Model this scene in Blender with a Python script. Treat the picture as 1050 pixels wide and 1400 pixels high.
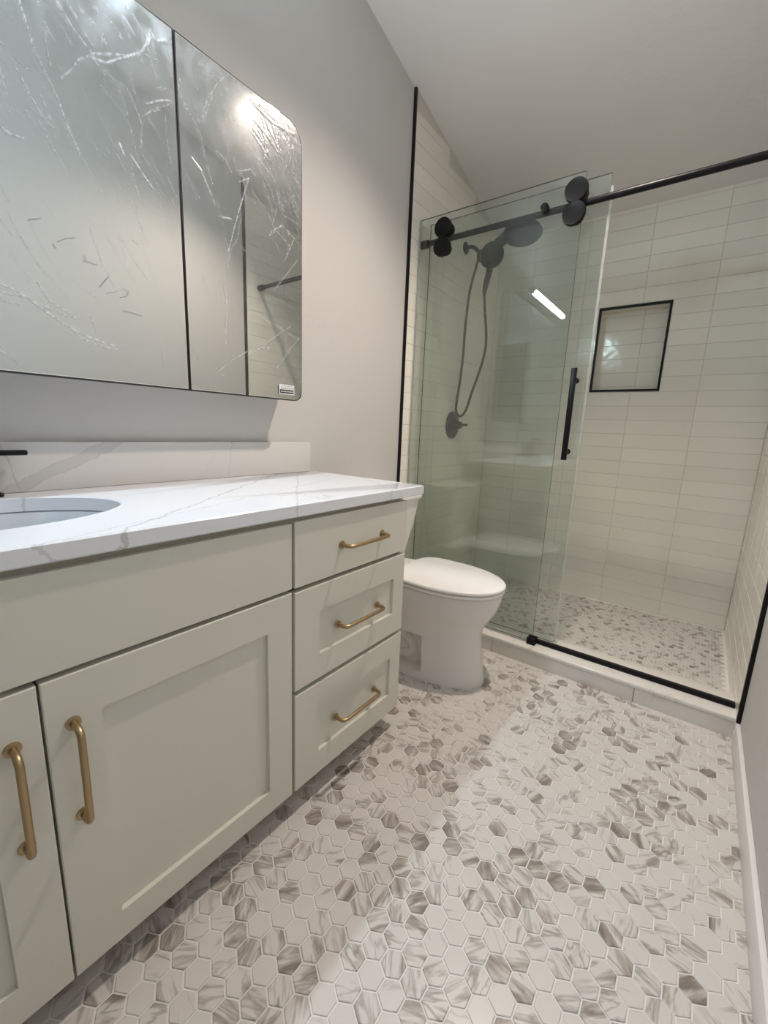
import bpy, bmesh, math, random
import numpy as np
from mathutils import Vector, Matrix
rnd = random.Random(7)
for o in list(bpy.data.objects): bpy.data.objects.remove(o)
scene = bpy.context.scene
C = scene.collection
PI = math.pi

# ------------------------------------------------------------------ camera
CAM = Vector((1.306, 0.0, 1.0695)); YAW, PITCH, ROLL, FPX = 0.6409, -0.1947, 0.0403, 575.68
_f = Vector((-math.sin(YAW)*math.cos(PITCH), math.cos(YAW)*math.cos(PITCH), math.sin(PITCH)))
_r = Vector((math.cos(YAW), math.sin(YAW), 0)); _u = _r.cross(_f)
_r2 = _r*math.cos(ROLL) + _u*math.sin(ROLL); _u2 = _u*math.cos(ROLL) - _r*math.sin(ROLL)
cd = bpy.data.cameras.new('camera'); cam = bpy.data.objects.new('camera', cd); C.objects.link(cam)
cd.sensor_fit = 'HORIZONTAL'; cd.sensor_width = 36; cd.lens = 36*FPX/1050; cd.clip_start = .02
m = Matrix.Identity(4)
for i in range(3): m[i][0], m[i][1], m[i][2], m[i][3] = _r2[i], _u2[i], -_f[i], CAM[i]
cam.matrix_world = m
scene.camera = cam
def on_plane(px, axis, val):            # direction through a photo pixel, met with the plane the thing lies on
    v = _r2*((px[0]-525)/FPX) - _u2*((px[1]-700)/FPX) + _f
    return CAM + v*((val-CAM[axis])/v[axis])

# ------------------------------------------------------------------ world and exposure
w = bpy.data.worlds.new('world'); scene.world = w; w.use_nodes = True
w.node_tree.nodes['Background'].inputs[0].default_value = (.5, .5, .5, 1)
w.node_tree.nodes['Background'].inputs[1].default_value = .05
scene.view_settings.view_transform = 'Standard'; scene.view_settings.look = 'None'
scene.view_settings.exposure = 0.0; scene.view_settings.gamma = 1; scene.view_settings.use_curve_mapping = False
CAN = (.90, 1.60)               # recessed ceiling lamp
CAN_POWER, CAN_COLOR, CAN_HALF = 98, (1, .855, .75), 63
BAR_X, BAR_Z, BAR_Y0, BAR_Y1, BAR_L, BAR_COLOR = .130, 2.100, -.115, .622, 200, (.74, .88, 1)

# ------------------------------------------------------------------ room measures
W = 1.549; YF = -.9; YB = 2.93; YT = 1.852; ZTT = 2.34; SL = .25
def ceil_z(y): return ZTT + SL*(YB-y)

# ------------------------------------------------------------------ materials
def mat(name):
    m = bpy.data.materials.new(name); m.use_nodes = True; return m, m.node_tree
def N(t, typ, **k):
    n = t.nodes.new(typ)
    for a, b in k.items():
        if a.startswith('i_'):
            key = a[2:]; key = int(key) if key.isdigit() else key.replace('_', ' ')
            n.inputs[key].default_value = b
        else: setattr(n, a, b)
    return n
def L(t, a, b): t.links.new(a, b)
def plain(name, col, rough=.5, metal=0, bump=0, bscale=60, coat=0, spec=.5, vary=0):
    m, t = mat(name); b = t.nodes['Principled BSDF']
    b.inputs['Base Color'].default_value = (*col, 1); b.inputs['Roughness'].default_value = rough
    b.inputs['Metallic'].default_value = metal; b.inputs['Coat Weight'].default_value = coat
    b.inputs['Specular IOR Level'].default_value = spec
    if bump or vary:
        g = N(t, 'ShaderNodeNewGeometry'); n = N(t, 'ShaderNodeTexNoise', i_Scale=bscale, i_Detail=3)
        L(t, g.outputs['Position'], n.inputs['Vector'])
        if bump:
            bp = N(t, 'ShaderNodeBump', i_Strength=bump, i_Distance=.004); L(t, n.outputs['Fac'], bp.inputs['Height'])
            L(t, bp.outputs['Normal'], b.inputs['Normal'])
        if vary:
            mx = N(t, 'ShaderNodeMix', data_type='RGBA'); L(t, n.outputs['Fac'], mx.inputs['Factor'])
            mx.inputs['A'].default_value = (*[c*(1-vary) for c in col], 1); mx.inputs['B'].default_value = (*[min(1, c*(1+vary)) for c in col], 1)
            L(t, mx.outputs['Result'], b.inputs['Base Color'])
    return m
M = {}
M['paint'] = plain('wall_paint', (.585, .565, .535), .62, bump=.12, bscale=90)
M['ceil'] = plain('ceiling_paint', (.83, .80, .765), .8, bump=.15, bscale=70)
M['white'] = plain('white_trim_paint', (.82, .80, .77), .4)
M['cream'] = plain('cream_lacquer', (.70, .68, .595), .38, bump=.02, bscale=200)
M['shadow'] = plain('shaded_cabinet_cream', (.42, .39, .31), .6)  # cabinet cream darkened: shade painted into face frame, top rail and toe kick
M['brass'] = plain('brushed_brass', (.43, .315, .18), .36, 1, bump=.05, bscale=400)
M['black'] = plain('matte_black_metal', (.006, .006, .007), .36, 0, spec=.22)
M['gblack'] = plain('matte_black_plastic', (.014, .014, .015), .45)
M['porc'] = plain('glazed_porcelain', (.84, .81, .775), .09, coat=.3)
M['sinkp'] = plain('sink_porcelain', (.66, .69, .73), .12)
M['seat'] = plain('toilet_seat_plastic', (.95, .925, .90), .2)
M['grout'] = plain('floor_grout', (.84, .80, .755), .85, bump=.2, bscale=300)
M['tgrout'] = plain('wall_grout', (.62, .585, .52), .85)
M['chrome'] = plain('chrome', (.75, .75, .76), .12, 1)
M['sticker'] = plain('sticker_paper', (.85, .85, .85), .5)
M['ink'] = plain('sticker_ink', (.02, .02, .025), .5)
M['greyink'] = plain('sticker_grey_ink', (.3, .3, .3), .5)
M['pen'] = plain('marker_smudge', (.30, .30, .31), .6)
M['seal'] = None
# mirror
M['mirror'] = plain('mirror_glass', (.76, .775, .76), .015, 1)
def emis(name, col, s):
    m, t = mat(name); t.nodes.remove(t.nodes['Principled BSDF'])
    e = N(t, 'ShaderNodeEmission'); e.inputs[0].default_value = (*col, 1); e.inputs[1].default_value = s
    L(t, e.outputs[0], t.nodes['Material Output'].inputs[0]); return m
M['tube'] = emis('led_tube_glow', BAR_COLOR, BAR_L)
M['lens'] = emis('can_lens_glow', CAN_COLOR, 12)
def schlick(t, f0=.04, normal=None):
    g = N(t, 'ShaderNodeNewGeometry')
    d = N(t, 'ShaderNodeVectorMath', operation='DOT_PRODUCT')
    L(t, normal if normal else g.outputs['Normal'], d.inputs[0]); L(t, g.outputs['Incoming'], d.inputs[1])
    a = N(t, 'ShaderNodeMath', operation='ABSOLUTE'); L(t, d.outputs['Value'], a.inputs[0])
    s = N(t, 'ShaderNodeMath', operation='SUBTRACT', use_clamp=True); s.inputs[0].default_value = 1; L(t, a.outputs[0], s.inputs[1])
    p = N(t, 'ShaderNodeMath', operation='POWER'); L(t, s.outputs[0], p.inputs[0]); p.inputs[1].default_value = 5
    k = N(t, 'ShaderNodeMath', operation='MULTIPLY_ADD'); L(t, p.outputs[0], k.inputs[0]); k.inputs[1].default_value = 1-f0; k.inputs[2].default_value = f0
    return k.outputs[0]
def glassmat(name, tint, f0=.045, rough=.0, milk=0):
    m, t = mat(name); t.nodes.remove(t.nodes['Principled BSDF'])
    tr = N(t, 'ShaderNodeBsdfTransparent'); tr.inputs[0].default_value = (*tint, 1)
    gl = N(t, 'ShaderNodeBsdfGlossy'); gl.inputs['Color'].default_value = (1, 1, 1, 1); gl.inputs['Roughness'].default_value = rough
    mx = N(t, 'ShaderNodeMixShader'); L(t, schlick(t, f0), mx.inputs[0]); L(t, tr.outputs[0], mx.inputs[1]); L(t, gl.outputs[0], mx.inputs[2])
    out = mx.outputs[0]
    if milk:
        df = N(t, 'ShaderNodeBsdfDiffuse'); df.inputs[0].default_value = (.85, .87, .85, 1)
        m2 = N(t, 'ShaderNodeMixShader'); m2.inputs[0].default_value = milk; L(t, out, m2.inputs[1]); L(t, df.outputs[0], m2.inputs[2]); out = m2.outputs[0]
    L(t, out, t.nodes['Material Output'].inputs[0]); return m
M['glass'] = glassmat('green_tinted_glass', (.93, .955, .94), .048)
M['gedge'] = plain('glass_edge', (.05, .075, .062), .15)
M['seal'] = glassmat('clear_edge_seal', (.9, .91, .89), .06, .15, .22)

def tilemat(name, col, rough, vary, bump):
    """glazed wall tile: every tile a shade of its own, hand-made ripple in the glaze"""
    m, t = mat(name); b = t.nodes['Principled BSDF']; b.inputs['Roughness'].default_value = rough
    oi = N(t, 'ShaderNodeObjectInfo'); g = N(t, 'ShaderNodeNewGeometry')
    n = N(t, 'ShaderNodeTexNoise', i_Scale=9, i_Detail=2); n.noise_dimensions = '4D'
    L(t, g.outputs['Position'], n.inputs['Vector'])
    ml = N(t, 'ShaderNodeMath', operation='MULTIPLY'); L(t, oi.outputs['Random'], ml.inputs[0]); ml.inputs[1].default_value = 37; L(t, ml.outputs[0], n.inputs['W'])
    mx = N(t, 'ShaderNodeMix', data_type='RGBA'); L(t, oi.outputs['Random'], mx.inputs['Factor'])
    mx.inputs['A'].default_value = (*[c*(1-vary) for c in col], 1); mx.inputs['B'].default_value = (*[c*(1+vary) for c in col], 1)
    L(t, mx.outputs['Result'], b.inputs['Base Color'])
    bp = N(t, 'ShaderNodeBump', i_Strength=bump, i_Distance=.01); L(t, n.outputs['Fac'], bp.inputs['Height']); L(t, bp.outputs['Normal'], b.inputs['Normal'])
    return m
M['tile'] = tilemat('glazed_white_tile', (.85, .81, .715), .13, .03, .22)

def marble(name, base, vein, scale, lo, hi, rough=.12, patch=None):
    m, t = mat(name); b = t.nodes['Principled BSDF']; b.inputs['Roughness'].default_value = rough
    g = N(t, 'ShaderNodeNewGeometry')
    n0 = N(t, 'ShaderNodeTexNoise', i_Scale=scale*.8, i_Detail=4, i_Roughness=.6); L(t, g.outputs['Position'], n0.inputs['Vector'])
    va = N(t, 'ShaderNodeVectorMath', operation='MULTIPLY_ADD'); L(t, n0.outputs['Color'], va.inputs[0]); va.inputs[1].default_value = (.35/scale*4,)*3; L(t, g.outputs['Position'], va.inputs[2])
    n1 = N(t, 'ShaderNodeTexNoise', i_Scale=scale, i_Detail=6, i_Roughness=.55); L(t, va.outputs[0], n1.inputs['Vector'])
    s = N(t, 'ShaderNodeMath', operation='SUBTRACT'); L(t, n1.outputs['Fac'], s.inputs[0]); s.inputs[1].default_value = .5
    a = N(t, 'ShaderNodeMath', operation='ABSOLUTE'); L(t, s.outputs[0], a.inputs[0])
    mr = N(t, 'ShaderNodeMapRange'); L(t, a.outputs[0], mr.inputs['Value']); mr.inputs['From Min'].default_value = 0; mr.inputs['From Max'].default_value = lo
    mr.inputs['To Min'].default_value = 1; mr.inputs['To Max'].default_value = 0
    # veins come and go
    n2 = N(t, 'ShaderNodeTexNoise', i_Scale=scale*.9, i_Detail=2); L(t, va.outputs[0], n2.inputs['Vector'])
    m2 = N(t, 'ShaderNodeMapRange'); L(t, n2.outputs['Fac'], m2.inputs['Value']); m2.inputs['From Min'].default_value = hi; m2.inputs['From Max'].default_value = hi+.12
    mu = N(t, 'ShaderNodeMath', operation='MULTIPLY'); L(t, mr.outputs[0], mu.inputs[0]); L(t, m2.outputs[0], mu.inputs[1])
    mx = N(t, 'ShaderNodeMix', data_type='RGBA'); L(t, mu.outputs[0], mx.inputs['Factor']); mx.inputs['A'].default_value = (*base, 1); mx.inputs['B'].default_value = (*vein, 1)
    out = mx.outputs['Result']
    if patch:
        m3 = N(t, 'ShaderNodeMapRange'); L(t, n1.outputs['Fac'], m3.inputs['Value']); m3.inputs['From Min'].default_value = patch[0]; m3.inputs['From Max'].default_value = patch[0]+.015
        m3.inputs['To Max'].default_value = patch[1]
        mp = N(t, 'ShaderNodeMix', data_type='RGBA'); L(t, m3.outputs[0], mp.inputs['Factor']); L(t, out, mp.inputs['A']); mp.inputs['B'].default_value = (*vein, 1); out = mp.outputs['Result']
    L(t, out, b.inputs['Base Color']); return m
M['quartz'] = marble('veined_white_quartz', (.79, .805, .84), (.40, .41, .43), 3.2, .014, .60)
M['splash'] = marble('veined_marble_slab', (.66, .64, .615), (.47, .46, .45), 2.6, .008, .60, .2)
def vein_slab(m, veins, flat=False):
    """lay single long veins (y, z, dy, dz, half width, strength) over a stone; flat: (x, y, dx, dy, ...)"""
    t = m.node_tree; b = t.nodes['Principled BSDF']; src = b.inputs['Base Color'].links[0].from_socket
    g = N(t, 'ShaderNodeNewGeometry'); n = N(t, 'ShaderNodeTexNoise', i_Scale=22, i_Detail=5, i_Roughness=.6); L(t, g.outputs['Position'], n.inputs['Vector'])
    va = N(t, 'ShaderNodeVectorMath', operation='MULTIPLY_ADD'); L(t, n.outputs['Color'], va.inputs[0]); va.inputs[1].default_value = (.035, .035, 0) if flat else (0, .035, .035); L(t, g.outputs['Position'], va.inputs[2])
    for y, z, dy, dz, w, k, edge in veins:
        l = math.hypot(dy, dz); d = N(t, 'ShaderNodeVectorMath', operation='DOT_PRODUCT'); L(t, va.outputs[0], d.inputs[0]); d.inputs[1].default_value = (-dz/l, dy/l, 0) if flat else (0, -dz/l, dy/l)
        o = N(t, 'ShaderNodeMath', operation='SUBTRACT'); L(t, d.outputs['Value'], o.inputs[0]); o.inputs[1].default_value = -dz/l*(y+.0175)+dy/l*(z+.0175)
        a = N(t, 'ShaderNodeMath', operation='ABSOLUTE'); L(t, o.outputs[0], a.inputs[0])
        mr = N(t, 'ShaderNodeMapRange'); L(t, a.outputs[0], mr.inputs['Value']); mr.inputs['From Min'].default_value = w*.75; mr.inputs['From Max'].default_value = w; mr.inputs['To Min'].default_value = k; mr.inputs['To Max'].default_value = 0
        mx = N(t, 'ShaderNodeMix', data_type='RGBA'); L(t, mr.outputs[0], mx.inputs['Factor']); L(t, src, mx.inputs['A']); mx.inputs['B'].default_value = (.40, .39, .38, 1); src = mx.outputs['Result']
        if edge:
            e1 = N(t, 'ShaderNodeMath', operation='SUBTRACT'); L(t, a.outputs[0], e1.inputs[0]); e1.inputs[1].default_value = w*.9
            e2 = N(t, 'ShaderNodeMath', operation='ABSOLUTE'); L(t, e1.outputs[0], e2.inputs[0])
            m2 = N(t, 'ShaderNodeMapRange'); L(t, e2.outputs[0], m2.inputs['Value']); m2.inputs['From Max'].default_value = .0022; m2.inputs['To Min'].default_value = edge; m2.inputs['To Max'].default_value = 0
            mx = N(t, 'ShaderNodeMix', data_type='RGBA'); L(t, m2.outputs[0], mx.inputs['Factor']); L(t, src, mx.inputs['A']); mx.inputs['B'].default_value = (.33, .31, .29, 1); src = mx.outputs['Result']
    L(t, src, b.inputs['Base Color'])
vein_slab(M['splash'], [(.385, .955, .17, .085, .013, .30, .35), (.835, .96, .01, .1, .0018, .4, 0), (.255, .97, -.02, .1, .0025, .4, 0), (-.1, .95, .12, .1, .012, .3, .3)])
vein_slab(M['quartz'], [(.556, .28, -.30, .42, .0030, .55, 0), (.556, .66, -.34, .30, .0022, .40, 0), (.30, .95, -.10, .30, .0020, .35, 0), (.50, 1.08, -.25, .16, .0020, .4, 0), (.40, -.2, -.2, .3, .003, .4, 0)], True)
M['curb'] = marble('veined_curb_stone', (.80, .765, .715), (.62, .58, .53), 5, .02, .52, .18)

def hexmat():
    """marble mosaic: a seed per tile (attribute) turns and shifts the taupe streaks"""
    m, t = mat('marble_mosaic'); b = t.nodes['Principled BSDF']; b.inputs['Roughness'].default_value = .28
    at = N(t, 'ShaderNodeAttribute', attribute_name='seed'); sp = N(t, 'ShaderNodeSeparateXYZ'); L(t, at.outputs['Vector'], sp.inputs[0])
    g = N(t, 'ShaderNodeNewGeometry')
    ang = N(t, 'ShaderNodeMath', operation='MULTIPLY'); L(t, sp.outputs['X'], ang.inputs[0]); ang.inputs[1].default_value = 6.283
    vr = N(t, 'ShaderNodeVectorRotate', rotation_type='Z_AXIS'); L(t, g.outputs['Position'], vr.inputs['Vector']); L(t, ang.outputs[0], vr.inputs['Angle'])
    mp = N(t, 'ShaderNodeVectorMath', operation='MULTIPLY'); L(t, vr.outputs[0], mp.inputs[0]); mp.inputs[1].default_value = (40, 10, 10)
    n = N(t, 'ShaderNodeTexNoise', i_Scale=1, i_Detail=4, i_Roughness=.55, i_Distortion=.5); n.noise_dimensions = '4D'
    L(t, mp.outputs[0], n.inputs['Vector'])
    wm = N(t, 'ShaderNodeMath', operation='MULTIPLY'); L(t, sp.outputs['Z'], wm.inputs[0]); wm.inputs[1].default_value = 50; L(t, wm.outputs[0], n.inputs['W'])
    # streak darkness: threshold moves with the tile's own tone
    th = N(t, 'ShaderNodeMapRange'); L(t, sp.outputs['Y'], th.inputs['Value']); th.inputs['To Min'].default_value = .70; th.inputs['To Max'].default_value = .29
    th.interpolation_type = 'LINEAR'
    sb = N(t, 'ShaderNodeMath', operation='SUBTRACT'); L(t, n.outputs['Fac'], sb.inputs[0]); L(t, th.outputs[0], sb.inputs[1])
    f = N(t, 'ShaderNodeMath', operation='MULTIPLY', use_clamp=True); L(t, sb.outputs[0], f.inputs[0]); f.inputs[1].default_value = 4.9
    r = N(t, 'ShaderNodeValToRGB'); L(t, f.outputs[0], r.inputs[0])
    e = r.color_ramp.elements; e[0].position = 0; e[0].color = (.68, .64, .60, 1); e[1].position = 1; e[1].color = (.25, .21, .18, 1)
    q = r.color_ramp.elements.new(.35); q.color = (.47, .42, .38, 1)
    # thin dark threads on the more figured tiles
    n2 = N(t, 'ShaderNodeTexNoise', i_Scale=.55, i_Detail=3, i_Roughness=.5, i_Distortion=.8); n2.noise_dimensions = '4D'
    L(t, mp.outputs[0], n2.inputs['Vector']); L(t, wm.outputs[0], n2.inputs['W'])
    s2 = N(t, 'ShaderNodeMath', operation='SUBTRACT'); L(t, n2.outputs['Fac'], s2.inputs[0]); s2.inputs[1].default_value = .5
    a2 = N(t, 'ShaderNodeMath', operation='ABSOLUTE'); L(t, s2.outputs[0], a2.inputs[0])
    m2 = N(t, 'ShaderNodeMapRange'); L(t, a2.outputs[0], m2.inputs['Value']); m2.inputs['From Max'].default_value = .035; m2.inputs['To Min'].default_value = .6; m2.inputs['To Max'].default_value = 0
    g2 = N(t, 'ShaderNodeMapRange'); L(t, sp.outputs['Y'], g2.inputs['Value']); g2.inputs['From Min'].default_value = .24; g2.inputs['From Max'].default_value = .5
    k2 = N(t, 'ShaderNodeMath', operation='MULTIPLY'); L(t, m2.outputs[0], k2.inputs[0]); L(t, g2.outputs[0], k2.inputs[1])
    x2 = N(t, 'ShaderNodeMix', data_type='RGBA'); L(t, k2.outputs[0], x2.inputs['Factor']); L(t, r.outputs[0], x2.inputs['A']); x2.inputs['B'].default_value = (.19, .155, .13, 1)
    L(t, x2.outputs['Result'], b.inputs['Base Color'])
    return m
M['hex'] = hexmat()

def filmmat():
    m, t = mat('protective_film'); t.nodes.remove(t.nodes['Principled BSDF'])
    at = N(t, 'ShaderNodeAttribute', attribute_name='crease_glint')
    g = N(t, 'ShaderNodeNewGeometry')
    tr = N(t, 'ShaderNodeBsdfTransparent'); tr.inputs[0].default_value = (.885, .892, .89, 1)
    gl = N(t, 'ShaderNodeBsdfGlossy'); gl.inputs['Roughness'].default_value = .22
    mx = N(t, 'ShaderNodeMixShader'); L(t, schlick(t, .05), mx.inputs[0]); L(t, tr.outputs[0], mx.inputs[1]); L(t, gl.outputs[0], mx.inputs[2])
    # milky haze plus creases painted white in place of lamp highlights
    df = N(t, 'ShaderNodeBsdfDiffuse'); df.inputs[0].default_value = (.90, .92, .94, 1)
    tl = N(t, 'ShaderNodeBsdfTranslucent'); tl.inputs[0].default_value = (.90, .92, .94, 1)
    ad = N(t, 'ShaderNodeMixShader'); ad.inputs[0].default_value = .35; L(t, df.outputs[0], ad.inputs[1]); L(t, tl.outputs[0], ad.inputs[2])
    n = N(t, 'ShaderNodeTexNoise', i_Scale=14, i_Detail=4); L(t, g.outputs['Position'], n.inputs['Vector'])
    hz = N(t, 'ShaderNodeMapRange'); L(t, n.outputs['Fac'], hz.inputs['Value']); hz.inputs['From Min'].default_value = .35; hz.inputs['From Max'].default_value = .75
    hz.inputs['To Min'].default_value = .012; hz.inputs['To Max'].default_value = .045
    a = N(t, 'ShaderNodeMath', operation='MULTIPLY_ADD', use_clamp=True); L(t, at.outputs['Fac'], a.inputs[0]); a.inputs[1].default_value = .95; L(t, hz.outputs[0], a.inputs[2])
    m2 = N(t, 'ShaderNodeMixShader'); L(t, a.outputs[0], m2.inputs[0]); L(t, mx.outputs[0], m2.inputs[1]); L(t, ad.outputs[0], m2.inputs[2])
    L(t, m2.outputs[0], t.nodes['Material Output'].inputs[0]); return m
M['film'] = filmmat()

# ------------------------------------------------------------------ mesh helpers
def link(name, me, m, parent=None, smooth=False):
    o = bpy.data.objects.new(name, me); C.objects.link(o)
    if m and not me.materials: me.materials.append(M[m] if isinstance(m, str) else m)
    if parent: o.parent = parent
    if smooth: me.polygons.foreach_set('use_smooth', [True]*len(me.polygons))
    return o
def pyd(name, v, f):
    me = bpy.data.meshes.new(name); me.from_pydata([tuple(p) for p in v], [], f); me.update(); return me
def bm_obj(name, bm, m, parent=None, smooth=False, angle=None):
    bmesh.ops.recalc_face_normals(bm, faces=bm.faces)
    me = bpy.data.meshes.new(name); bm.to_mesh(me); bm.free()
    o = link(name, me, m, parent, smooth or angle is not None)
    if angle is not None: me.set_sharp_from_angle(angle=math.radians(angle))
    return o
def add_box(bm, a, b, bevel=0, seg=2):
    x0, y0, z0 = a; x1, y1, z1 = b
    vs = [bm.verts.new(p) for p in ((x0,y0,z0),(x1,y0,z0),(x1,y1,z0),(x0,y1,z0),(x0,y0,z1),(x1,y0,z1),(x1,y1,z1),(x0,y1,z1))]
    fs = [bm.faces.new([vs[i] for i in q]) for q in ((0,3,2,1),(4,5,6,7),(0,1,5,4),(1,2,6,5),(2,3,7,6),(3,0,4,7))]
    if bevel:
        es = list({e for f in fs for e in f.edges}); bmesh.ops.bevel(bm, geom=es, offset=bevel, segments=seg, affect='EDGES', profile=.5)
def box(name, a, b, m, parent=None, bevel=0, seg=2):
    bm = bmesh.new(); add_box(bm, a, b, bevel, seg); return bm_obj(name, bm, m, parent, angle=35 if bevel else None)
def boxes(name, lst, m, parent=None, bevel=0):
    bm = bmesh.new()
    for a, b in lst: add_box(bm, a, b, bevel)
    return bm_obj(name, bm, m, parent, angle=35 if bevel else None)
def add_loft(bm, rings, cap0=True, cap1=True):
    rs = [[bm.verts.new(p) for p in r] for r in rings]; n = len(rings[0])
    for a, b in zip(rs, rs[1:]):
        for i in range(n): bm.faces.new((a[i], a[(i+1) % n], b[(i+1) % n], b[i]))
    if cap0: bm.faces.new(rs[0][::-1])
    if cap1: bm.faces.new(rs[-1])
def loft(name, rings, m, parent=None, angle=40, **k):
    bm = bmesh.new(); add_loft(bm, rings, **k); return bm_obj(name, bm, m, parent, angle=angle)
def frame_of(d):
    d = d.normalized(); a = Vector((0, 0, 1)) if abs(d.z) < .9 else Vector((1, 0, 0)); u = d.cross(a).normalized(); return u, d.cross(u)
def add_tube(bm, pts, r, n=12):
    pts = [Vector(p) for p in pts]; rad = r if isinstance(r, (list, tuple)) else [r]*len(pts); rings = []; u = None
    for i, p in enumerate(pts):
        d = (pts[min(i+1, len(pts)-1)] - pts[max(i-1, 0)]).normalized()
        if u is None: u, v = frame_of(d)
        else: u = (u - d*u.dot(d)).normalized(); v = d.cross(u)
        rings.append([p + (u*math.cos(2*PI*k/n) + v*math.sin(2*PI*k/n))*rad[i] for k in range(n)])
    add_loft(bm, rings)
def tube(name, pts, r, m, parent=None, n=12):
    bm = bmesh.new(); add_tube(bm, pts, r, n); return bm_obj(name, bm, m, parent, angle=40)
def smooth_path(pts, k=8):
    pts = [Vector(p) for p in pts]; out = []
    for i in range(len(pts)-1):
        p0 = pts[max(i-1, 0)]; p1 = pts[i]; p2 = pts[i+1]; p3 = pts[min(i+2, len(pts)-1)]
        for j in range(k):
            s = j/k; out.append(.5*((2*p1) + (p2-p0)*s + (2*p0-5*p1+4*p2-p3)*s*s + (3*p1-p0-3*p2+p3)*s**3))
    return out + [pts[-1]]
def thing(name, label, cat, loc=(0, 0, 0), group=None):
    o = bpy.data.objects.new(name, None); C.objects.link(o); o.location = loc; o.empty_display_size = .05
    o['label'] = label; o['category'] = cat
    if group: o['group'] = group
    return o
def own(root, *objs):            # parts are modelled in room coordinates; shift them under their thing's base
    for o in objs:
        o.parent = root; o.matrix_parent_inverse = Matrix.Translation(root.location).inverted()
        if o.parent and False: pass
def adopt(root):
    for ch in root.children: ch.matrix_parent_inverse = Matrix.Translation(root.location).inverted()
def tag(o, label, cat, group=None):
    o['label'] = label; o['category'] = cat
    if group: o['group'] = group
    return o
def struct(o): o['kind'] = 'structure'; return o

# ================================================================== the room shell
T = .10
floor = struct(box('floor', (-T, -2.3, -.08), (W+T, YB+.2, -.0015), 'grout'))
wl = struct(loft('wall_left', [[(x, YF-T, -.08), (x, YB+.2, -.08), (x, YB+.2, ceil_z(YB+.2)+.03), (x, YF-T, ceil_z(YF-T)+.03)] for x in (-T, 0)], 'paint', angle=30))
wr = struct(loft('wall_right', [[(x, YF-T, -.08), (x, YB+.2, -.08), (x, YB+.2, ceil_z(YB+.2)+.03), (x, YF-T, ceil_z(YF-T)+.03)] for x in (W, W+T)], 'paint', angle=30))
wf = struct(boxes('wall_front', [((0, YF-T, -.08), (.60, YF, ceil_z(YF)+.05)), ((1.44, YF-T, -.08), (W, YF, ceil_z(YF)+.05)), ((.60, YF-T, 2.05), (1.44, YF, ceil_z(YF)+.05))], 'paint'))
struct(box('wall_hall', (-T, -2.3, -.08), (W+T, -2.2, 2.6), 'paint'))
ceil = struct(loft('ceiling', [[(x, YF-T, ceil_z(YF-T)), (x, YB+.2, ceil_z(YB+.2)), (x, YB+.2, ceil_z(YB+.2)+.08), (x, YF-T, ceil_z(YF-T)+.08)] for x in (-T, W+T)], 'ceil', angle=30))
# open doorway behind the viewer, unseen, added to cut bounce light
struct(boxes('trim_4', [((.52, YF, 0), (.60, YF+.018, 2.13)), ((1.44, YF, 0), (1.52, YF+.018, 2.13)), ((.60, YF, 2.05), (1.44, YF+.018, 2.13))], 'white'))
bb = struct(box('baseboard_right', (W-.013, YF, 0), (W, 1.842, .09), 'white', bevel=.003))

# back wall with the niche
NX0, NX1, NZ0, NZ1, ND = .677, 1.042, 1.346, 1.825, .09
yb0, yb1 = YB+.0011, YB+.2
wb = struct(boxes('wall_back', [((0, yb0, -.08), (NX0, yb1, 2.42)), ((NX1, yb0, -.08), (W, yb1, 2.42)), ((NX0, yb0, -.08), (NX1, yb1, NZ0)), ((NX0, yb0, NZ1), (NX1, yb1, 2.42)), ((NX0, YB+ND+.0011, NZ0), (NX1, yb1, NZ1))], 'tgrout'))
# grout beds on the side walls of the shower
ZS = .028
def bed(name, x0, x1, par):
    y0, y1 = YT+.004, YB+.01
    return loft(name, [[(x, y0, 0), (x, y1, 0), (x, y1, ceil_z(y1)), (x, y0, ceil_z(y0))] for x in (x0, x1)], 'tgrout', par, angle=30)
bed('grout_bed', 0, .0089, wl); bed('grout_bed', W-.0089, W, wr)

TW, TH, TZ0, G = .325, .0816, .0355, .0023
_tc = {}
def tile_mesh(w, h, d=.010, bv=.0009):
    k = (round(w, 4), round(h, 4))
    if k in _tc: return _tc[k]
    # u across, v up, front at n = 0, back at n = -d; local axes x=u, y=n(depth), z=v
    f = [(0+bv, 0, 0+bv), (w-bv, 0, 0+bv), (w-bv, 0, h-bv), (0+bv, 0, h-bv)]
    e = [(0, bv, 0), (w, bv, 0), (w, bv, h), (0, bv, h)]
    b = [(0, d, 0), (w, d, 0), (w, d, h), (0, d, h)]
    fs = [(0, 1, 2, 3)]
    for o in (0, 4): fs += [(o+i, o+4+i, o+4+(i+1) % 4, o+(i+1) % 4) for i in range(4)]
    me = pyd('tile', f+e+b, fs); me.materials.append(M['tile']); _tc[k] = me; return me
def put_tile(par, face, u0, v0, u1, v1, y=None):
    """face: 'back' (looks -y), 'left' (looks +x), 'right' (looks -x)"""
    w, h = u1-u0-G, v1-v0-G
    if w < .004 or h < .004: return
    o = bpy.data.objects.new('tile', tile_mesh(w, h)); C.objects.link(o); o.parent = par
    j = lambda s: rnd.uniform(-s, s)
    u0 += G/2; v0 += G/2
    if face == 'back': o.location = (u0, (YB if y is None else y)+j(.0006), v0); o.rotation_euler = (j(.004), 0, j(.002))
    elif face == 'left': o.location = (.010+j(.0004), u0, v0); o.rotation_euler = (0, j(.003), PI/2+j(.0015))
    else: o.location = (W-.010+j(.0004), u1-G/2, v0); o.rotation_euler = (0, j(.003), -PI/2+j(.0015))
rows = [ZS] + [TZ0+TH*k for k in range(0, 40)]
rows[0] = ZS-.03
def cols(a, b, start):
    c = [a]; x = start
    while x < b-.004:
        if x > a+.004: c.append(x)
        x += TW
    return c + [b]
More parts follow.
